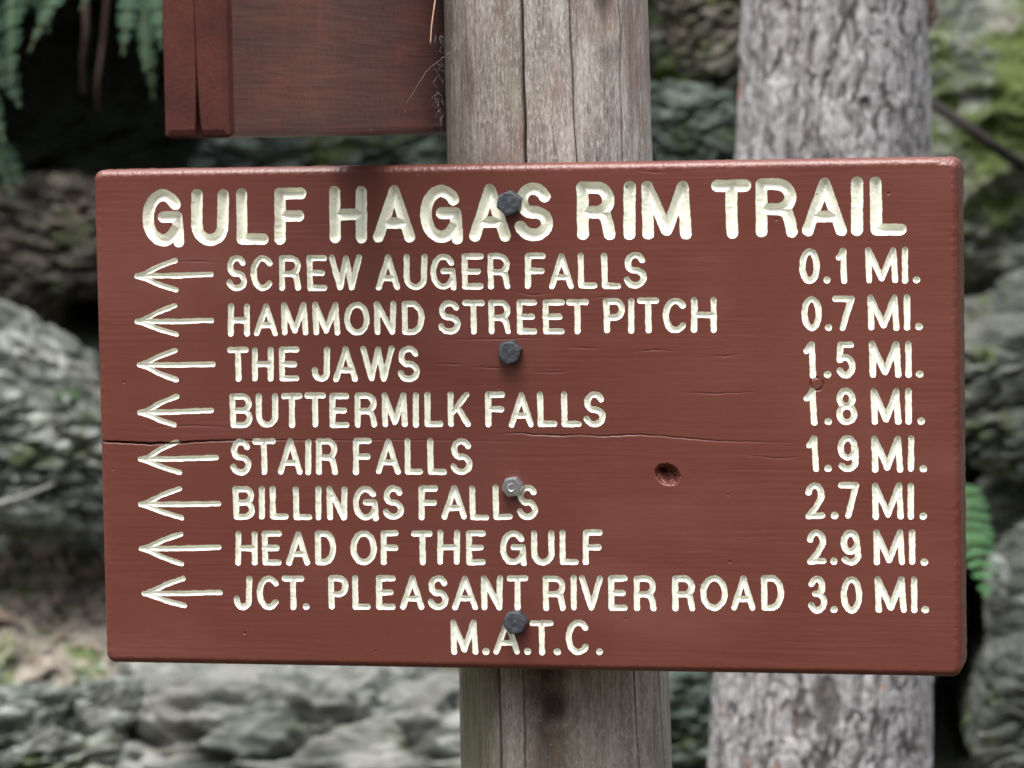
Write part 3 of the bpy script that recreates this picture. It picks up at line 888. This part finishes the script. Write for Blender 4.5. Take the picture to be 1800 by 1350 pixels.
# pull grid points near a groove's rim onto the rim
gy, gx_ = np.gradient(sdf, bz, bx)
gl = np.hypot(gx_, gy) + 1e-9
near = (np.abs(sdf) < .62 * STEP) & (gl > .5)
X = np.where(near, X - sdf * gx_ / gl ** 2 * .95, X); Y = np.where(near, Y - sdf * gy / gl ** 2 * .95, Y)
sdf = np.where(near, 0., sdf)
t = np.clip(-sdf / rad, 0, 1)
depth = rad * 1.2 * (.74 * t + .26 * np.sin(t * np.pi / 2))
depth = depth + (t > 0) * np.minimum(t * 3, 1) *   .00015 * fbm(np.stack([X * 520, Y * 600, 0 * X], -1), 3)
# weathering of the painted face: grain ripples, a long split, checks, a screw hole, a ring mark
face = .00005 * fbm(np.stack([X * 18, Y * 420, 0 * X], -1), 3) + .00010 * perlin(np.stack([X * 9, Y * 30, 0 * X + 4], -1))


def crack_px(pts, wid, dep):
    global face
    p = to_board([(q[0], q[1]) for q in pts])
    o = np.argsort(p[:, 0]); p = p[o]
    w = np.interp(X, p[:, 0], np.asarray(wid, float)[o] * PXM); dd = np.interp(X, p[:, 0], np.asarray(dep, float)[o])
    zc = np.interp(X, p[:, 0], p[:, 1]) + .0004 * perlin(np.stack([X * 160, 0 * X, 0 * X + 7], -1))
    inx = (X > p[0, 0]) & (X < p[-1, 0])
    face = np.maximum(face, inx * dd * np.clip(1.3 - np.abs(Y - zc) / np.maximum(w, 1e-5), 0, 1))


crack_px([(160, 774), (176, 776), (200, 777), (260, 779.5), (310, 779), (345, 776), (420, 774), (480, 774), (600, 774), (700, 773.5), (850, 775), (925, 776)],
         [.9, 1.1, 1.5, 1.7, 1.6, 1.4, 1.1, 1.0, .9, .9, .9, .8], [.0004, .002, .005, .006, .005, .003, .0009, .0005, .0003, .00025, .0002, .0001])
crack_px([(880, 763), (905, 761), (940, 764), (985, 766), (1020, 764), (1060, 767), (1110, 764), (1160, 766), (1210, 771), (1260, 775), (1330, 777), (1400, 779)],
         [.9, 1.1, 1.3, 1.4, 1.3, 1.3, 1.3, 1.1, 1.2, 1.2, 1.1, .8], [.0001, .0004, .0006, .0007, .0004, .0006, .0006, .0004, .0005, .0004, .0003, .0001])
for a in (((765, 640), (800, 641), (815, 640)), ((830, 645), (870, 647), (893, 646)), ((943, 655), (975, 655), (1005, 652)), ((1005, 610), (1025, 612), (1060, 613)), ((1112, 619), (1150, 615), (1190, 617)),
          ((1250, 625), (1275, 627), (1300, 622)), ((905, 514), (940, 519), (975, 514)), ((1040, 524), (1060, 522), (1075, 520)), ((260, 752), (340, 748), (420, 752)), ((780, 597), (880, 596), (960, 594)),
          ((1200, 690), (1260, 692), (1330, 689)), ((310, 460), (350, 459), (380, 461)), ((1120, 300), (1150, 303), (1180, 304)), ((1310, 800), (1370, 806), (1420, 803))):
    crack_px(a, [.8, 1.1, .8], [.0001, .00034, .00005])


def pit(u, v, rx, rz, dep, rot=0., power=1.):
    global face
    c = to_board([(u, v)])[0]
    dx, dz = X - c[0], Y - c[1]
    ca, sa = math.cos(rot), math.sin(rot)
    e = np.hypot((dx * ca + dz * sa) / (rx * PXM), (-dx * sa + dz * ca) / (rz * PXM)) + .12 * perlin(np.stack([X * 500, Y * 500, 0 * X], -1))
    face = np.maximum(face, dep * np.clip(1.15 - e, 0, 1) ** power)
    return e


hole_e = pit(1173, 834, 20, 15.5, .0075, -.45, .7)
face = face + np.where(hole_e < 1.1, .0011 * fbm(np.stack([X * 700, Y * 700, 0 * X + 1], -1), 3) * np.clip(1.1 - hole_e, 0, 1) * 2, 0)
pit(1164, 829, 9, 7, .012, -.4, .8)
c = to_board([(1436, 675)])[0]
ring = np.hypot(X - c[0], Y - c[1])
face = np.maximum(face, .0009 * np.clip(1.2 - np.abs(ring - 10.5 * PXM) / (1.7 * PXM), 0, 1) * (.55 + .45 * np.sign(perlin(np.stack([X * 300, Y * 300, 0 * X + 2], -1)) + .15)))
for u, v, r in ((735, 305, 2.2), (700, 351, 3), (1365, 386, 2.6), (218, 672, 2.2), (198, 825, 2.4), (876, 683, 2.2), (1562, 340, 3), (1230, 1025, 2), (430, 1113, 3), (1283, 988, 3), (1280, 870, 2), (660, 1145, 2), (1100, 1088, 2.2)):
    pit(u, v, r * .9, r * .8, .0007)
depth = depth + face * np.clip(1 + sdf / .0004, .0, 1) if False else depth + face
# rounded outline and eased front edge
cx0, cz0 = BW / 2 - RC, BH / 2 - RC
au, av = np.abs(X) - cx0, np.abs(Y) - cz0
corner = (au > 0) & (av > 0)
mx = np.maximum(au, av); hl = np.hypot(au, av) + 1e-12
fac = np.where(corner, mx / hl, 1.)
X = np.where(corner, np.sign(X) * (cx0 + au * fac), X); Y = np.where(corner, np.sign(Y) * (cz0 + av * fac), Y)
e = np.where(corner, RC - mx, np.minimum(BW / 2 - np.abs(X), BH / 2 - np.abs(Y)))
e = np.clip(e, 0, RB)
rough_edge = .00018 * fbm(np.stack([X * 260, Y * 260, 0 * X], -1), 3)
bev = RB - np.sqrt(np.maximum(RB ** 2 - (RB - e) ** 2, 0))
bev = .7 * bev + .3 * np.clip(RB - e - .3 * RB, 0, 9) + 0
beads = np.where(Y > BH / 2 - .003, .00022 * fbm(np.stack([X * 520, Y * 520, 0 * X + 6], -1), 2), 0)
chip = np.exp(-((X - (BW / 2 - .006)) / .005) ** 2 - ((Y - (BH / 2 - .001)) / .003) ** 2) * (.0011 + .0009 * fbm(np.stack([X * 500, Y * 500, 0 * X + 12], -1), 2))
depth = depth + bev + np.where(e < RB, rough_edge + beads + chip, 0)
depth[0, :] = np.maximum(depth[0, :], .001)
nr, nc = X.shape
V = np.stack([X, depth, Y], -1).reshape(-1, 3)
Q = grid_quads(nr, nc)
sf = sdf.ravel()[Q]
groove = sf.mean(1) < -1e-7
fp = np.where(groove, pid_g.ravel()[Q].max(1), -1)
M_paint, M_cream = mat_paint(), mat_cream()


def sub(q):
    u, inv = np.unique(q, return_inverse=True)
    return V[u], inv.reshape(q.shape)


# sides and back of the board
per = np.concatenate([np.arange(nc), np.arange(1, nr) * nc + nc - 1, (nr - 1) * nc + np.arange(nc - 2, -1, -1), np.arange(nr - 2, 0, -1) * nc])
ring0 = V[per]
ys = [.006, .010, .016, .022, .028, .034, BT - .0025, BT - .0008, BT]
rows = []
for y in ys:
    p = ring0.copy(); p[:, 1] = y
    nrm = p[:, [0, 2]] / (np.linalg.norm(p[:, [0, 2]], axis=1)[:, None])
    out = .00035 * fbm(np.stack([p[:, 0] * 220, p[:, 2] * 220, np.full(len(p), y * 220)], -1), 3) + .0002
    sx_ = np.sign(p[:, 0]) * (np.abs(np.abs(p[:, 0]) - BW / 2) < 1e-5); sz_ = np.sign(p[:, 2]) * (np.abs(np.abs(p[:, 2]) - BH / 2) < 1e-5)
    ins = {BT - .0008: -.0008, BT: -.0025}.get(y, 0)
    p[:, 0] += sx_ * out; p[:, 2] += sz_ * out
    p[:, [0, 2]] *= 1 + ins / .2
    rows.append(p)
front_q = Q[~groove]
fv, fq = sub(front_q)
_, loc_idx = np.unique(front_q, return_inverse=True)
uq = np.unique(front_q)
pm = np.searchsorted(uq, per)
np_ = len(per)
vall = np.concatenate([fv] + rows + [[[0, BT, 0]]])
qs = [fq]
prev = pm
for i in range(len(rows)):
    cur = len(fv) + i * np_ + np.arange(np_)
    qs.append(np.stack([prev, cur, np.roll(cur, -1), np.roll(prev, -1)], -1)); prev = cur
ct = len(vall) - 1
tri = np.stack([prev, np.full(np_, ct), np.roll(prev, -1)], -1)
board = mesh_obj("board", vall, np.concatenate(qs), M_paint, sign, tri)
for pid, (nm, lab) in enumerate(PARTS):
    sel = Q[fp == pid]
    if len(sel):
        v_, q_ = sub(sel)
        o = mesh_obj(nm, v_, q_, M_cream, sign)
        if lab: o["label"] = lab


# bolts
def hex_bolt(u, v, rad, hgt, rot, mat, tilt=(0, 0), mark=False, label=None):
    c = on_plane(np.array(u), np.array(v), -hgt)
    c = np.array([c[0], c[2] - BZ])
    n = 48
    th = np.linspace(0, 2 * np.pi, n, endpoint=False)
    hexr = math.cos(math.pi / 6) / np.cos(((th - rot) % (math.pi / 3)) - math.pi / 6) * rad
    inr = rad * .885
    prof = [(1.02, .0006), (1.02, -.05 * hgt), (1.0, -.25 * hgt), (1.0, -.72 * hgt)]
    rings = [np.stack([np.cos(th) * hexr * k, np.full(n, y), np.sin(th) * hexr * k], -1) for k, y in prof]
    ch = np.minimum(hexr, inr * 1.03)
    yv = -.80 * hgt - .0 * ch
    rings.append(np.stack([np.cos(th) * np.minimum(hexr * .985, rad * .95), np.full(n, -.86 * hgt), np.sin(th) * np.minimum(hexr * .985, rad * .95)], -1))
    rings.append(np.stack([np.cos(th) * ch * .97, np.full(n, -.97 * hgt), np.sin(th) * ch * .97], -1))
    for k in (.85, .55, .28):
        rings.append(np.stack([np.cos(th) * inr * k, np.full(n, -hgt * (1 + .02 * (1 - k))), np.sin(th) * inr * k], -1))
    v_ = np.concatenate(rings)
    v_ = v_ + .00016 * np.stack([perlin(v_ * 350 + 3 + u), perlin(v_ * 350 + 9 + u), perlin(v_ * 350 + 31 + u)], -1)
    ctr = np.array([[0, -hgt * 1.02, 0]])
    tx, tz = tilt
    v_ = np.concatenate([v_, ctr])
    v_[:, 1] += tx * v_[:, 0] + tz * v_[:, 2]
    N = len(rings)
    m_ = Mesh()
    k = np.arange(n)
    m_.add(v_, grid_quads(N, n, True), np.stack([(N - 1) * n + k, (N - 1) * n + (k + 1) % n, np.full(n, N * n)], -1))
    if mark:
        a = np.radians(np.linspace(60, 330, 16))
        m_.tube([(.0022 * math.cos(x), -hgt * 1.02 + tx * .0022 * math.cos(x), .0022 * math.sin(x)) for x in a], .00045, 5)
    o = m_.build("bolt", mat, sign, smooth=False)
    o.location = (c[0], 0, c[1])
    if label: o["label"] = label
    return o


M_b = mat_bolt()
hex_bolt(893, 357, .0074, .0065, .35, M_b, (.05, .06))
hex_bolt(894, 620, .0073, .0062, .25, M_b, (-.02, .03))
hex_bolt(899, 857, .0063, .0058, .12, mat_bolt(True), (.04, -.12), True, "shiny zinc hex bolt")
hex_bolt(904, 1095, .0073, .0064, .15, M_b, (.03, .05))

# ------------------------------------------------------------------ second sign seen from its end, fixed to the post's left side
AX = np.array([.0921, .9957, 0.]); NX = np.array([.9957, -.0921, 0.])
TH, OH, OL = .038, .19, .50
near_r = np.array([-.0941, -.2427, 0.])                    # right corner of the near end
zb = float(at(345, 243, 1.70)[2])
old = empty("wooden_sign", (near_r[0], near_r[1], zb))
tag(old, "dark brown board seen end on, cracked end, left of the post above the main sign", "sign")


def old_board():
    b = .0044

    def prof(ins):
        pts = []
        T, H = TH, OH
        def rc(cx, cz, a0, a1):
            return [(cx + b * math.cos(math.radians(a)), cz + b * math.sin(math.radians(a))) for a in np.linspace(a0, a1, 5)]
        # t runs from 0 (right face) to T (left face)
        pts += rc(b, b, 180, 270)
        ct_ = TH * .475
        for z_, w_ in ((0, .0040), (.010, .0028), (.025, .0014), (.042, .0007), (.075, .0003), (.11, .0002)):
            pts.append((ct_ - w_ / 2 + .010 * z_, z_))
        pts += [(ct_ + .0014, .118)]
        for z_, w_ in reversed(((0, .0040), (.010, .0028), (.025, .0014), (.042, .0007), (.075, .0003), (.11, .0002))):
            pts.append((ct_ + w_ / 2 + .010 * z_, z_))
        pts += rc(T - b, b, 270, 360) + rc(T - b, H - b, 0, 90) + rc(b, H - b, 90, 180)
        p = np.array(pts)
        if ins:
            p[:, 0] = np.clip(p[:, 0], ins, T - ins); p[:, 1] = np.clip(p[:, 1], ins, H - ins)
        return p
    rings, ss = [], [(b, 0), (b * .35, b * .25), (0, b), (0, .1), (0, .2), (0, .3), (0, .4), (0, OL - b), (b, OL)]
    for ins, s in ss:
        p = prof(ins)
        rings.append(-NX * p[:, :1] + AX * s + np.array([0, 0, 1.]) * p[:, 1:])
    return rings


R_ = old_board()
n = len(R_[0])
me = bpy.data.meshes.new("board")
verts = [tuple(x) for x in np.concatenate(R_)]
faces = [tuple(range(n))] + [(i * n + (k + 1) % n, i * n + k, (i + 1) * n + k, (i + 1) * n + (k + 1) % n) for i in range(len(R_) - 1) for k in range(n)] + [tuple((len(R_) - 1) * n + k for k in range(n))[::-1]]
me.from_pydata(verts, [], faces); me.update()
me.materials.append(mat_old_sign()); me.materials.append(mat_end_grain())
for i, p in enumerate(me.polygons):
    p.material_index = 1 if (i <= 2 * n or i == len(faces) - 1) else 0
ob = bpy.data.objects.new("board", me); COL.objects.link(ob); ob.parent = old
for p in me.polygons:
    p.use_smooth = False

# ------------------------------------------------------------------ plants
M_fern_blue = mat_leaf("blue_green_fern", (.008, .020, .011), (.022, .046, .026), .75, .1)
M_fern = mat_leaf("bright_green_fern", (.020, .065, .020), (.050, .135, .042), .6, .2)
M_stem = mat_plain("fern_stalk", (.05, .06, .025), (.09, .10, .04))


def frond(m_leaf, m_stem, p0, direc, length, width, droop, face_dir, n=15, bare=.22, fat=.46):
    """pinnate blade: curved midrib with paired lobes"""
    direc = np.asarray(direc, float); direc /= np.linalg.norm(direc)
    t = np.linspace(0, 1, 24)
    pts = p0 + direc * (length * t)[:, None] + np.array([0, 0, -1.]) * (droop * length * t ** 2)[:, None]
    m_stem.tube(pts, np.linspace(.0011, .0004, 24), 5)
    tg = np.gradient(pts, axis=0); tg /= np.linalg.norm(tg, axis=1)[:, None]
    side = np.cross(tg, face_dir); side /= np.linalg.norm(side, axis=1)[:, None] + 1e-9
    for k in range(n):
        f = bare + (1 - bare) * (k + .3) / n
        i = min(23, int(f * 23))
        prof = math.sin(math.pi * min(1, (.16 + .84 * (k + .5) / n)) ** .8) ** .8
        L = width * .5 * max(prof, .18); w = length * (1 - bare) / n * fat
        for s in (-1, 1):
            d = side[i] * s + tg[i] * .35; d /= np.linalg.norm(d)
            up = np.cross(d, tg[i]); up /= np.linalg.norm(up) + 1e-9
            cur = random.uniform(-.25, .25)
            q = tg[i]
            rows_ = []
            for a, ww in ((0, .95), (.35, 1.05), (.7, .85), (.92, .45), (1.0, .05)):
                c_ = pts[i] + d * L * a + up * L * (cur * a * a)
                rows_ += [c_ - q * w * ww, c_ + up * w * .12, c_ + q * w * ww]
            m_leaf.add(rows_, grid_quads(5, 3))


def fern(name, label, root, fronds, mleaf, cat="fern", group=None, n=15, fat=.46, bare=.22):
    e_ = empty(name, root); tag(e_, label, cat, group)
    for (p0, d, L, w, dr) in fronds:
        a, b = Mesh(), Mesh()
        fd = np.array([-FH[0], -FH[1], .35]) + np.random.default_rng(int(L * 1e5) % 9999).normal(size=3) * .25
        frond(a, b, np.asarray(p0) - root, d, L, w, dr, fd, n, bare, fat)
        o = a.build("frond", mleaf, e_)
        b.build("stalk", M_stem, o)


def px_frond(u0, v0, u1, v1, D0, D1, w, droop=.25):
    a, b = at(u0, v0, D0), at(u1, v1, D1)
    L = np.linalg.norm(b - a)
    d = (b - a) / L + np.array([0, 0, droop])
    return (a, d / 1.0, L * np.linalg.norm(d), w * D1 / FPX, droop * 1.0 / np.linalg.norm(d))


F1 = [px_frond(20, -60, 20, 150, 3.30, 3.20, 60), px_frond(-30, 60, 35, 190, 3.3, 3.22, 55), px_frond(150, -40, 50, 95, 3.32, 3.22, 34, .5),
      px_frond(-40, -60, -10, 110, 3.3, 3.2, 50), px_frond(-40, 190, 22, 350, 3.34, 3.26, 50), px_frond(-50, 120, 8, 250, 3.32, 3.24, 44), px_frond(60, -80, 85, 60, 3.46, 3.44, 46), px_frond(100, -90, 30, 40, 3.44, 3.4, 40), px_frond(-20, 230, 40, 330, 3.5, 3.5, 44)]
fern("fern", "bluish fern with drooping fronds at the top left picture corner", at(-40, -60, 3.32), F1, M_fern_blue, group="ferns hanging over the dark hollow", n=11, fat=.60, bare=.35)
F2 = [px_frond(240, -70, 215, 100, 3.34, 3.26, 42), px_frond(250, -70, 255, 130, 3.36, 3.26, 46), px_frond(262, -60, 285, 90, 3.34, 3.24, 40), px_frond(210, -60, 140, 20, 3.34, 3.26, 30, .5),
      px_frond(245, -40, 270, 180, 3.42, 3.4, 38), px_frond(280, -60, 330, 60, 3.36, 3.3, 40)]
fern("fern", "bluish fern hanging just left of the upper end on board", at(245, -70, 3.36), F2, M_fern_blue, group="ferns hanging over the dark hollow", n=11, fat=.60, bare=.35)
F3 = [px_frond(1688, 845, 1738, 1066, 3.42, 3.28, 84, .12), px_frond(1680, 880, 1716, 1010, 3.44, 3.36, 70, .25), px_frond(1690, 850, 1742, 950, 3.42, 3.38, 50, .3)]
fern("fern", "bright green fern behind the lower right edge of the sign", at(1688, 850, 3.44), F3, M_fern, n=12, fat=.30, bare=.08)
F4 = [px_frond(118, 690, 140, 706, 3.42, 3.38, 16, .3), px_frond(118, 690, 120, 670, 3.42, 3.38, 14, .2), px_frond(118, 690, 100, 700, 3.42, 3.38, 14, .2)]
fern("fern_sprout", "tiny green sprout between the pale rocks left of the sign", at(118, 690, 3.42), F4, M_fern, "plant")

# roots and twigs
M_root = mat_plain("dark_root", (.008, .007, .006), (.022, .017, .014))
M_twig = mat_plain("grey_twig", (.10, .10, .09), (.22, .22, .20))
M_brown = mat_plain("brown_rootlet", (.03, .018, .013), (.06, .038, .028))


def strand(name, label, cat, mat, pts, r0, r1, sides=7, group=None):
    P = np.array([at(*p) for p in pts])
    t = np.linspace(0, 1, len(P)); tt = np.linspace(0, 1, len(P) * 5)
    C = np.stack([np.interp(tt, t, P[:, i]) for i in range(3)], -1)
    k = np.array([.25, .5, .25])
    for _ in range(3):
        C[1:-1] = .25 * C[:-2] + .5 * C[1:-1] + .25 * C[2:]
    m_ = Mesh(); b = C[0].copy(); m_.tube(C - b, np.linspace(r0, r1, len(C)), sides)
    o = m_.build(name, mat); o.location = b
    return tag(o, label, cat, group)


strand("root", "dark root running down across the mossy rock right of the trunk", "root", M_root,
       [(1600, 150, 3.45), (1650, 190, 3.42), (1700, 222, 3.38), (1750, 258, 3.38), (1800, 292, 3.40), (1850, 320, 3.45)], .0050, .0070)
strand("twig", "thin grey twig lying on the rocks at the left picture edge", "twig", M_twig, [(-30, 893, 3.40), (20, 880, 3.38), (60, 866, 3.38), (95, 850, 3.40)], .0034, .0018)
strand("rootlet", "brown rootlet hanging in the hollow, nearest the end on board", "root", M_brown, [(150, -30, 3.40), (152, 60, 3.40), (145, 110, 3.42), (147, 165, 3.44)], .0038, .0018)
strand("rootlet", "brown rootlet hanging in the hollow beside the curved frond", "root", M_brown, [(190, -20, 3.44), (182, 70, 3.46), (170, 150, 3.46), (172, 195, 3.48)], .003, .0014)

# dead leaves on the bank at the lower left
M_dead = mat_plain("dead_leaf", (.10, .075, .055), (.22, .175, .14), 30)
from mathutils.bvhtree import BVHTree
Lm = Mesh()
bvh = BVHTree.FromPolygons([tuple(x) for x in Pw.reshape(-1, 3)], [tuple(x) for x in grid_quads(len(vv), len(uu))])
for i in range(150):
    u, v = random.gauss(100, 110), random.gauss(1030, 85)
    if u > 330 or v > 1200: continue
    d = Vector(at(u, v, 1.) - CAM).normalized()
    hit, nrm, _, _ = bvh.ray_cast(Vector(CAM), d)
    if hit is None: continue
    nrm = -nrm if nrm.dot(d) > 0 else nrm
    q = (nrm + Vector(np.random.default_rng(i).normal(size=3)) * .35).normalized()
    a = q.orthogonal().normalized(); a.rotate(Matrix.Rotation(random.uniform(0, 6.28), 3, q)); b = q.cross(a)
    L = random.uniform(.006, .017); w = L * random.uniform(.3, .5); cup = random.uniform(.1, .5)
    h = np.array(hit) + np.array(q) * .003
    A, B, Qn = np.array(a), np.array(b), np.array(q)
    rows_ = []
    for s, ww in ((-1, .05), (-.5, .8), (0, 1.), (.5, .75), (1, .04)):
        rows_ += [h + A * L * s - B * w * ww + Qn * (cup * w * ww), h + A * L * s + Qn * cup * L * .4 * s * s, h + A * L * s + B * w * ww + Qn * (cup * w * ww)]
    Lm.add(rows_, grid_quads(5, 3))
lv = Lm.build("leaf_litter", M_dead); tag(lv, kind="stuff", label="dead brown leaves scattered on the mossy bank at lower left", cat="leaf litter")

# small things caught between the end-on board and the post
needle = strand("pine_needle", "pale orange pine needle caught beside the post near the top", "needle", mat_plain("dry_needle", (.55, .33, .22), (.62, .40, .28)),
                [(768, -30, 1.93), (765, 0, 1.93), (758.5, 45, 1.93), (756.5, 78, 1.93)], .00055, .00035, 6)
cob = Mesh()
M_web = mat_plain("cobweb_silk", (.5, .5, .5), (.6, .6, .6))
rw = np.random.default_rng(21)
b0 = at(775, 150, 1.95)
cob.tube([at(858, 22, 1.93) - b0, at(800, 85, 1.94) - b0, at(752, 122, 1.92) - b0, at(715, 180, 1.88) - b0], .00003, 4)
for i in range(34):
    y0 = rw.uniform(60, 230); u0 = rw.uniform(766, 780)
    cob.tube([at(u0, y0, 1.93 + rw.uniform(0, .03)) - b0, at(u0 + rw.uniform(-12, 12), y0 + rw.uniform(5, 14), 1.94) - b0, at(u0 + rw.uniform(-6, 14), y0 + rw.uniform(12, 40), 1.95) - b0], .000026, 4)
cw = cob.build("cobweb", M_web); cw.location = b0
tag(cw, "thin grey cobweb strands between the end on board and the post", "cobweb")
